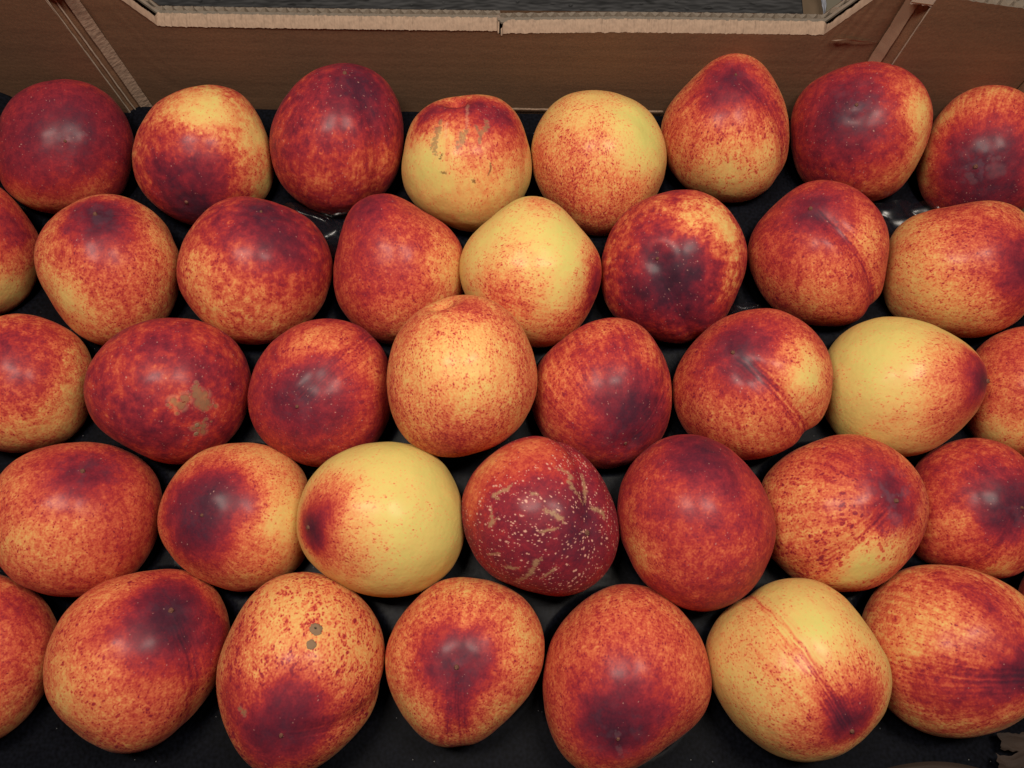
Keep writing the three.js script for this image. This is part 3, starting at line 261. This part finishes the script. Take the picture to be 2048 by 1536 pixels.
const dirAt = (u, v, o) => { const a = (u - 0.5) * TAU, b = (v - 0.5) * Math.PI, c = Math.cos(b); o[0] = Math.sin(a) * c; o[1] = Math.sin(b); o[2] = Math.cos(a) * c; return o; };
const dot = (a, b) => a[0] * b[0] + a[1] * b[1] + a[2] * b[2], unit = (a) => { const l = Math.hypot(...a) || 1; return a.map((x) => x / l); }, cross = (a, b) => [a[1] * b[2] - a[2] * b[1], a[2] * b[0] - a[0] * b[2], a[0] * b[1] - a[1] * b[0]];

function prepare(f, i) {
  f.seed = 11.3 * (i + 1);
  f.lobes.forEach((l) => { const u = unit(l.slice(0, 3)); l[0] = u[0]; l[1] = u[1]; l[2] = u[2]; });
  f.axis = f.tip ? unit(f.tip) : unit([0.2, 0.5, -0.8]);
  if (f.seam) { const s = unit(f.seam.to), side = unit(cross(f.axis, s)); f.seam.n = side[0] < 0 ? side.map((x) => -x) : side; const k = dot(s, f.axis); f.seam.t = unit([s[0] - k * f.axis[0], s[1] - k * f.axis[1], s[2] - k * f.axis[2]]); }
}
function radius(f, d) {
  const [x, y, z] = d, c = f.co, x2 = x * x - y * y, y2 = 2 * x * y, x3 = x2 * x - y2 * y, y3 = x2 * y + y2 * x, x4 = x2 * x2 - y2 * y2, y4 = 2 * x2 * y2, x5 = x4 * x - y4 * y, y5 = x4 * y + y4 * x;
  let r = 1 + c[0] * x2 + c[1] * y2 + c[2] * x3 + c[3] * y3 + c[4] * x4 + c[5] * y4 + c[6] * x5 + c[7] * y5;
  r += 0.017 * noise(x * 1.6 + f.seed, y * 1.6, z * 1.6) + 0.005 * noise(x * 4.4 + f.seed, y * 5, z * 5);
  const q = 2 - 2 * dot(d, f.axis);
  r += f.tip ? -(f.dimple ?? 0.018) * Math.exp(-q / (f.dimple ? 0.032 : 0.03)) + 0.010 * Math.exp(-q / 0.004) : 0;
  if (f.seam && f.seam.deep) { const e = dot(d, f.seam.n), w = smooth(-0.05, 0.35, dot(d, f.seam.t)); r -= 1.35 * f.seam.deep * w * Math.exp(-e * e / 0.02); }
  return r * f.r;
}
const skinBump = texture(512, 256, (u, v) => 0.5 + 0.22 * tile(u, v, 110, 60, 3) + 0.25 * tile(u, v, 38, 20, 8), false);
function skinGeometry(f) {
  const NU = 132, NV = 76, pos = [], nor = [], uv = [], idx = [], a = [0, 0, 0], e = 0.004;
  for (let j = 0; j <= NV; j++) for (let i = 0; i <= NU; i++) {
    const u = i / NU, v = j / NV, d = dirAt(u, v, [0, 0, 0]), r = radius(f, d); pos.push(d[0] * r, d[1] * r, d[2] * r); uv.push(u, v);
    const t1 = unit(Math.abs(d[1]) > 0.9 ? cross(d, [1, 0, 0]) : cross(d, [0, 1, 0])), t2 = cross(d, t1);
    const P = (s, t) => { const k = unit([d[0] + t1[0] * s + t2[0] * t, d[1] + t1[1] * s + t2[1] * t, d[2] + t1[2] * s + t2[2] * t]), q = radius(f, k); return [k[0] * q, k[1] * q, k[2] * q]; };
    const A = P(e, 0), B = P(-e, 0), C = P(0, e), D = P(0, -e); let n = unit(cross([A[0] - B[0], A[1] - B[1], A[2] - B[2]], [C[0] - D[0], C[1] - D[1], C[2] - D[2]])); if (dot(n, d) < 0) n = n.map((x) => -x);
    nor.push(...n);
  }
  for (let j = 0; j < NV; j++) for (let i = 0; i < NU; i++) { const p = j * (NU + 1) + i, q = p + 1, r = p + NU + 1, s = r + 1; if (j > 0) idx.push(p, q, s); if (j < NV - 1) idx.push(p, s, r); }
  const g = new THREE.BufferGeometry(); g.setAttribute('position', new THREE.Float32BufferAttribute(pos, 3)); g.setAttribute('normal', new THREE.Float32BufferAttribute(nor, 3)); g.setAttribute('uv', new THREE.Float32BufferAttribute(uv, 2)); g.setIndex(idx);
  return g;
}
function skinTexture(f, index) {
  const rnd = random(1000 + index * 17), S = f.seed, d = [0, 0, 0], sp = f.speckle ?? 0.5, mo = f.mottle ?? 0.3, st = f.streak ?? 0.2, bl = f.bloom ?? 0, ax = f.axis;
  // the broad colouring, on a coarse grid
  const coarse = new Float32Array((CW + 1) * (CH + 1));
  for (let j = 0; j <= CH; j++) for (let i = 0; i <= CW; i++) {
    dirAt(i / CW, j / CH, d);
    const wx = d[0] + 0.10 * noise(d[0] * 3.5 + S, d[1] * 3.5, d[2] * 3.5), wy = d[1] + 0.10 * noise(d[0] * 3.5, d[1] * 3.5 + S, d[2] * 3.5), wz = d[2];
    let t = f.base;
    for (const l of f.lobes) { const q = ((wx - l[0]) ** 2 + (wy - l[1]) ** 2 + (wz - l[2]) ** 2) / (l[3] * l[3]); if (q < 6) t += l[4] * Math.exp(-q * 0.9); }
    t += (0.05 + 0.10 * mo) * noise(d[0] * 2.3 + S, d[1] * 2.3 + 5, d[2] * 2.3);
    if (f.seam && f.edge) { const e = dot(d, f.seam.n) + 0.012 * noise(d[0] * 8, d[1] * 8, d[2] * 8 + S); t += f.edge * smooth(-0.02, 0.25, dot(d, f.seam.t)) * smooth(0.02, 0.09, e) * Math.exp(-e * e / 0.12); }
    coarse[j * (CW + 1) + i] = t;
  }
  const field = (u, v) => { const x = u * CW, y = v * CH, i = Math.min(CW - 1, x | 0), j = Math.min(CH - 1, y | 0), a = x - i, b = y - j, o = j * (CW + 1) + i; return (coarse[o] * (1 - a) + coarse[o + 1] * a) * (1 - b) + (coarse[o + CW + 1] * (1 - a) + coarse[o + CW + 2] * a) * b; };
  const T = new Float32Array(TW * TH), P = new Float32Array(TW * TH), Q = new Uint8Array(TW * TH);
  for (let j = 0; j < TH; j++) for (let i = 0; i < TW; i++) {
    const u = (i + 0.5) / TW, v = (j + 0.5) / TH; dirAt(u, v, d); const L = field(u, v);
    let t = L;
    const x = d[0], y = d[1], z = d[2];
    if (z > -0.55) {
      const mid = Math.exp(-((L - 0.46) ** 2) / 0.05), n2 = noise(x * 8 + S, y * 8, z * 8), n3 = noise(x * 19, y * 19 + S, z * 19), n4 = noise(x * 44 + S, y * 44, z * 44);
      const n5 = Math.tanh(2.6 * (0.7 * noise(x * 15 + S, y * 15, z * 15 + S) + 0.55 * noise(x * 30, y * 30 + S, z * 30)));
      t += mo * (0.16 * n2 + 0.08 * n3 * (0.35 + mid)) + (0.012 + (0.03 + 0.085 * mo) * mid) * n5 + (L > 0.55 ? Math.min(1, (L - 0.55) * 5) : 0) * (0.045 * n2 + 0.045 * n3 + 0.025 * n4) + (0.035 + 0.10 * sp * mid) * n4 + (0.02 + 0.05 * mid) * noise(x * 85, y * 85 + S, z * 85);
      const k = x * ax[0] + y * ax[1] + z * ax[2], px = x - k * ax[0], py = y - k * ax[1], pz = z - k * ax[2], l = 1 / Math.sqrt(px * px + py * py + pz * pz + 0.02);
      const s1 = noise(px * l * 13 + S, py * l * 13 + k * 1.6, pz * l * 13), s2 = noise(px * l * 34, py * l * 34 + S, pz * l * 34 + k * 4);
      t += (0.02 + 0.15 * st) * Math.tanh(1.2 * s1 + 1.2 * s2) * 0.6 * (0.4 + mid) * smooth(0.99, 0.75, k);
      if (f.seam) { const e = x * f.seam.n[0] + y * f.seam.n[1] + z * f.seam.n[2] + 0.018 * noise(x * 6 + S, y * 6, z * 6), w = smooth(-0.02, 0.22, x * f.seam.t[0] + y * f.seam.t[1] + z * f.seam.t[2]), a = noise(e * 30 + S, k * 2.2, 4) + 0.25 * noise(e * 60, k * 4, S); t += f.seam.red * w * (Math.exp(-e * e / 0.006) * (0.22 + 0.3 * a) + Math.exp(-e * e / 0.035) * (0.3 + 0.6 * a)); }
      if (bl > 0) { const q = 2 - 2 * k, m = noise(x * 6 + S, y * 6, z * 6 + 9) * 0.6 + n3 * 0.4; P[j * TW + i] = -bl * 0.24 * smooth(0.0, 0.6, m + 0.15) * Math.exp(-q / 0.16); }
    }
    T[j * TW + i] = t;
  }
  // small marks, each a blot in the skin's own plane
  const blot = (dir, ra, rb, ang, put) => {                          // put(index, inside 0..1)
    const lat = Math.asin(clamp(dir[1], -1, 1)), lon = Math.atan2(dir[0], dir[2]), cl = Math.max(0.08, Math.cos(lat)), R = Math.max(ra, rb), ca = Math.cos(ang), sa = Math.sin(ang);
    const j0 = Math.floor(((lat - R) / Math.PI + 0.5) * TH), j1 = Math.ceil(((lat + R) / Math.PI + 0.5) * TH), i0 = Math.floor(((lon - R / cl) / TAU + 0.5) * TW), i1 = Math.ceil(((lon + R / cl) / TAU + 0.5) * TW);
    for (let j = Math.max(0, j0); j <= Math.min(TH - 1, j1); j++) for (let i = i0; i <= i1; i++) {
      const a = (((i + 0.5) / TW - 0.5) * TAU - lon) * cl, b = ((j + 0.5) / TH - 0.5) * Math.PI - lat, p = (a * ca + b * sa) / ra, q = (-a * sa + b * ca) / rb, m = p * p + q * q;
      if (m < 1) put(j * TW + ((i % TW) + TW) % TW, Math.sqrt(m));
    }
  };
  const randomDir = () => { const z = rnd() * 1.25 - 0.25, a = rnd() * TAU, s = Math.sqrt(Math.max(0, 1 - z * z)); return [s * Math.cos(a), s * Math.sin(a), z]; };
  const uvOf = (m) => [Math.atan2(m[0], m[2]) / TAU + 0.5, Math.asin(clamp(m[1], -1, 1)) / Math.PI + 0.5];
  const away = (m) => { const k = dot(m, ax), e = [ax[0] - k * m[0], ax[1] - k * m[1], ax[2] - k * m[2]], lon = Math.atan2(m[0], m[2]); return Math.atan2(e[1] * Math.max(0.1, Math.sqrt(1 - m[1] * m[1])) ** 0 , e[0] * Math.cos(lon) - e[2] * Math.sin(lon)); };
  const sz = f.size ?? 1, dash = f.dash ?? 1;
  for (let k = 0, n = 10500 * sp; k < n; k++) {
    const m = randomDir(), L = field(...uvOf(m)), clump = noise(m[0] * 5 + S, m[1] * 5, m[2] * 5);
    if (rnd() > (0.8 * Math.exp(-((L - 0.34) ** 2) / 0.045) + (L < 0.3 ? 0.4 : 0)) * (0.6 + 0.8 * clump)) continue;
    const big = sz > 1.1 && rnd() < (sz > 1.4 ? 0.1 : 0.05), r = (0.0055 + 0.0075 * rnd()) * (big ? 1.75 * sz : 0.6 + 0.4 * sz), el = 1 + rnd() * 0.8 * dash, add = (0.10 + 0.17 * rnd()) * (big ? 1.1 : 0.9), top = Math.min(0.80, L + 0.42);
    blot(m, r * el, r / Math.sqrt(el), away(m) + (rnd() - 0.5) * 1.6, (o, w) => { const a = (1 - w * w) * 1.5, b = big ? 0.6 + 0.6 * w : 1; T[o] = Math.min(Math.max(T[o], top), T[o] + add * Math.min(1, a) * b); });
  }
  for (let k = 0, n = 1500 * (f.dots ?? 0.3); k < n; k++) {
    const m = randomDir(), L = field(...uvOf(m)); if (rnd() > smooth(0.48, 0.72, L) * (0.6 + 0.6 * noise(m[0] * 4, m[1] * 4 + S, m[2] * 4)) + 0.02) continue;
    const many = (f.dots ?? 0) > 1.5, r = (many ? 0.005 + 0.016 * rnd() * rnd() : 0.0045 + 0.0075 * rnd() * rnd()), el = 1 + rnd() * 0.9, s = (many ? 0.7 : 0.3) + 0.4 * rnd(), pale = !many && rnd() < 0.25;
    blot(m, r * el, r, away(m), (o, w) => { const a = s * smooth(1, 0.35, w); if (pale) T[o] -= 0.22 * a; else P[o] = Math.max(P[o], a); });
  }
  // mottles shaped like pale rings and blots on strongly mottled fruit
  for (let k = 0, n = mo > 0.5 ? 300 * mo * mo : 0; k < n; k++) {
    const m = randomDir(), L = field(...uvOf(m)); if (L < 0.42 || L > 0.82 || rnd() > 0.6 + 0.7 * noise(m[0] * 3, m[1] * 3, m[2] * 3 + S)) continue;
    const r = 0.014 + 0.026 * rnd(), ring = rnd() < 0.25, add = 0.05 + 0.11 * rnd();
    blot(m, r * (1 + rnd() * 0.6), r, away(m), (o, w) => { T[o] -= add * (ring ? Math.exp(-((w - 0.65) ** 2) / 0.05) : smooth(1, 0.3, w)); });
  }
  for (const s of f.scars ?? []) for (let k = 0; k + 1 < s.line.length || k === 0; k++) {
    const A = unit(s.line[k]), B = unit(s.line[Math.min(k + 1, s.line.length - 1)]), n = Math.max(5, Math.ceil(Math.hypot(A[0] - B[0], A[1] - B[1], A[2] - B[2]) / (s.w * 0.1)));
    for (let q = 0; q <= n; q++) {
      const m = unit(A.map((a, c) => a + (B[c] - a) * q / n + (rnd() - 0.5) * s.w * 0.9)), along = (k + q / n) / Math.max(1, s.line.length - 1), r = s.w * (0.16 + 0.5 * rnd() * rnd()) * (0.5 + 0.75 * Math.sin(Math.min(1, along) * 3.0 + 0.1)) * (1 + 0.5 * noise(m[0] * 30, m[1] * 30, m[2] * 30 + S));
      if (s.c !== 4) blot(m, r * 1.9, r * 1.7, 0, (o, w) => { const a = 0.3 * smooth(1, 0.3, w); if (a > P[o] && !Q[o]) { P[o] = a; Q[o] = 3; } });
      blot(m, r * (1 + 0.5 * rnd()), r, rnd() * 3, (o, w) => { const a = smooth(1, 0.35, w) * (s.c === 4 ? 0.13 : s.c === 2 ? 0.3 : 0.52 + 0.32 * ((o * 7919) % 101) / 101); if (a > P[o] || Q[o] === 3) { P[o] = Math.max(a, P[o] * 0.8); if (a > 0.2 || s.c === 4) Q[o] = 1 + (s.c ?? 0); } });
    }
  }
  const data = new Uint8Array(TW * TH * 4), dotColor = (f.dots ?? 0) > 1.5 ? [0.60, 0.32, 0.235] : [0.55, 0.31, 0.25], grey = [0.17, 0.11, 0.145];
  for (let o = 0; o < TW * TH; o++) {
    let t0 = T[o]; if (t0 > 0.78) t0 = 0.78 + (t0 - 0.78) * 0.62; const k = clamp((t0 + 0.04) / 1.12, 0, 1) * 1023 | 0; let r = ramp[k * 3], g = ramp[k * 3 + 1], b = ramp[k * 3 + 2], p = P[o];
    if (p < 0) { p = -p; r += (grey[0] - r) * p; g += (grey[1] - g) * p; b += (grey[2] - b) * p; }
    else if (p > 0) { const c = Q[o] ? SCAR[Q[o] - 1] : dotColor; p = Math.min(1, p); r += (c[0] - r) * p; g += (c[1] - g) * p; b += (c[2] - b) * p; }
    data[o * 4] = srgb(r); data[o * 4 + 1] = srgb(g); data[o * 4 + 2] = srgb(b); data[o * 4 + 3] = 255;
  }
  const t = new THREE.DataTexture(data, TW, TH); t.colorSpace = THREE.SRGBColorSpace; t.magFilter = THREE.LinearFilter; t.wrapS = THREE.RepeatWrapping; t.wrapT = THREE.ClampToEdgeWrapping; t.needsUpdate = true;
  return t;
}
const tipMaterial = new THREE.MeshStandardMaterial({ color: new THREE.Color(0.13, 0.048, 0.028), roughness: 0.85 }), corkMaterial = new THREE.MeshStandardMaterial({ color: new THREE.Color(0.21, 0.13, 0.075), roughness: 0.95 });
const cleftMaterial = new THREE.MeshStandardMaterial({ color: new THREE.Color(0.03, 0.02, 0.014), roughness: 1 });
function lump(rx, h, seed) {                                          // a small uneven button, flat side down, along +z
  const g = new THREE.SphereGeometry(1, 20, 14), p = g.attributes.position;
  for (let i = 0; i < p.count; i++) { const x = p.getX(i), y = p.getY(i), z = p.getZ(i), n = 1 + 0.22 * noise(x * 2.2 + seed, y * 2.2, z * 2.2) + 0.1 * noise(x * 6, y * 6 + seed, z * 6); p.setXYZ(i, x * rx * n, y * rx * n, z * h * (1 - 0.6 * Math.exp(-(x * x + y * y) / 0.1) + 0.3 * Math.cos((x * x + y * y) * 13)) * (1 + 0.35 * noise(x * 5 + seed, y * 5, 3))); }
  g.computeVertexNormals(); return g;
}
fruits.forEach((f, i) => {
  prepare(f, i);
  const base = f.p[1] - f.r, t = thing('nectarine' + (i ? '_' + String(i).padStart(3, '0') : ''), f.label, 'nectarine', [f.p[0], base, f.p[2]], 'nectarines packed in the black tray');
  const body = mesh('skin', skinGeometry(f), new THREE.MeshPhysicalMaterial({ map: skinTexture(f, i), roughness: 0.56, clearcoat: 0.15, clearcoatRoughness: 0.28, bumpMap: skinBump, bumpScale: 0.0002, specularIntensity: 0.2, sheen: 0.04, sheenRoughness: 0.6, sheenColor: new THREE.Color(1, 0.85, 0.8) }), t);
  body.position.y = f.r; body.quaternion.set(...f.q).normalize();
  const place = (name, dir, g, m, sink) => { const d = unit(dir), o = mesh(name, g, m, t), v = new THREE.Vector3(...d); o.position.copy(v).multiplyScalar(radius(f, d) - sink).applyQuaternion(body.quaternion); o.position.y += f.r; o.quaternion.setFromUnitVectors(new THREE.Vector3(0, 0, 1), v.applyQuaternion(body.quaternion)); };
  if (f.tip && f.tip[2] > 0.15) { const s = 0.0007 + 0.0005 * ((i * 7) % 5) / 5; place('tip', f.tip, lump(s, s * 1.3, i), tipMaterial, s * 0.3); }
  for (const s of f.spots ?? []) place('corky_spot', s, lump(s[3] * f.r, s[3] * f.r * 0.3, s[3] * 90 + i), corkMaterial, 0);
  if (f.spots && f.spots[0][3] > 0.05) { const s = f.spots[0]; place('cork_cleft', [s[0] - 0.006, s[1] + 0.01, s[2]], lump(s[3] * f.r * 0.26, s[3] * f.r * 0.3, 5), cleftMaterial, 0); }
});

// ---------------------------------------------------------------- crinkled clear film in the gaps of the tray
const film = new THREE.MeshPhysicalMaterial({ color: new THREE.Color(0.92, 0.94, 1), roughness: 0.24, transmission: 1, thickness: 0, specularIntensity: 0.55, side: THREE.DoubleSide });
[[-0.107, 0.030, -0.197, 0.020, 0.016, 'crinkled clear film scrap in the gap right of the purple-crowned red nectarine'],
 [0.215, 0.028, -0.2, 0.022, 0.018, 'crinkled clear film scrap behind the speckled orange nectarine at the right edge'],
 [0.115, 0.030, -0.145, 0.012, 0.012, 'small clear film scrap above the nectarine with the diagonal seam'],
].forEach(([x, y, z, a, b, label], k) => {
  const t = thing('plastic_film' + (k ? '_00' + k : ''), label, 'plastic film', [x, y - 0.006, z], 'film scraps in the tray');
  mesh('film_sheet', sheet(34, 34, (u, v) => { const n = Math.abs(noise(u * 1.9 + k * 9, v * 2.1, 1)) * 0.012; return [(u - 0.5) * 2 * a + 0.003 * noise(u * 4, v * 4, k), n, (v - 0.5) * 2 * b, u, v]; }), film, t);
});

// ---------------------------------------------------------------- torn cardboard at the front right corner of the tray
{
  const t = thing('torn_cardboard', 'torn brown cardboard strips at the front right corner of the tray', 'cardboard scrap', [0.2, TRAY, 0.06]);
  const darkCard = M.kraft.clone(); darkCard.color.setRGB(0.11, 0.095, 0.085);
  for (let k = 0; k < 4; k++) mesh('torn_strip', sheet(50, 8, (u, v) => {
    const s = u * 0.075, x = 0.008 - k * 0.003 + s + 0.0012 * noise(v * 3, k, 3) * (1 - u), z = -0.017 + k * 0.0075 + v * (0.0062 + 0.002 * noise(u * 5, k * 3, 1)) + 0.0022 * noise(u * 9, k * 7, 8) + 0.001 * noise(u * 30, v * 2, k);
    return [x, 0.006 + k * 0.0012 + 0.0022 * noise(u * 4, v * 2, k * 2) + 0.001 * Math.sin(v * 3.14), z, s / 0.06, z / 0.06];
  }), darkCard, t);
  mesh('curled_edge', sheet(50, 6, (u, v) => { const x = -0.052 + u * 0.085, z = 0.0005 - 0.0075 * Math.sin(Math.min(1, u * 1.25) * 3.14) + 0.003 * u; return [x, 0.0015 + 0.004 * Math.sin(u * 3.14) + 0.0022 * Math.sin(v * 2.6), z + v * 0.0035 * Math.sin(u * 3.0 + 0.1), x / 0.06, v * 0.1]; }), darkCard, t);
}

// ---------------------------------------------------------------- behind the crate, at the right: a printed carton and a grey plastic strip
{
  const c = thing('printed_carton', 'beige carton with a dark blue stripe lying behind the right end of the crate', 'carton', [0.26, BASE, -0.40]);
  const beige = new THREE.MeshStandardMaterial({ color: new THREE.Color(0.13, 0.115, 0.085), roughness: 0.8 }), blue = new THREE.MeshStandardMaterial({ color: new THREE.Color(0.008, 0.014, 0.11), roughness: 0.6 }), teal = new THREE.MeshStandardMaterial({ color: new THREE.Color(0.012, 0.06, 0.055), roughness: 0.6 }), tan = new THREE.MeshStandardMaterial({ color: new THREE.Color(0.17, 0.115, 0.07), roughness: 0.85, side: THREE.DoubleSide });
  const bx = (w, h, d, x, y, z) => { const g = new THREE.BoxGeometry(w, h, d); g.translate(x, y, z); return g; };
  mesh('carton_body', bx(0.124, 0.014, 0.12, 0.0005, 0.007, 0), beige, c);
  mesh('stripe', bx(0.0029, 0.0006, 0.1196, -0.0483, 0.0143, 0), blue, c);
  mesh('label_patch', bx(0.03, 0.0006, 0.1, -0.028, 0.0143, -0.004), teal, c);
  mesh('carton_edge', sheet(8, 20, (u, v) => [-0.0615 - 0.009 * u * (1 - 0.5 * v), 0.0138 - 0.0128 * u + 0.0008 * noise(v * 5, u * 3, 1), 0.06 - v * 0.12, u, v]), tan, c);
  const p = thing('plastic_strip', 'crumpled grey plastic strip lying over the left edge of the beige carton', 'plastic strip', [0.198, 0.0008, -0.40]);
  const grey = new THREE.MeshStandardMaterial({ color: new THREE.Color(0.24, 0.25, 0.29), roughness: 0.42, side: THREE.DoubleSide });
  mesh('strip_sheet', sheet(20, 60, (u, v) => { const z = 0.045 - v * 0.1, w = 0.0015 + 0.17 * Math.max(0, v * 0.1 - 0.004); return [-0.002 + u * w * 0.62 + 0.0006 * noise(v * 12, u * 2, 5), 0.0012 + 0.0022 * Math.abs(noise(u * 3, v * 9, 3)), z, u, v * 6]; }), grey, p);
}
renderer.render(scene, camera);
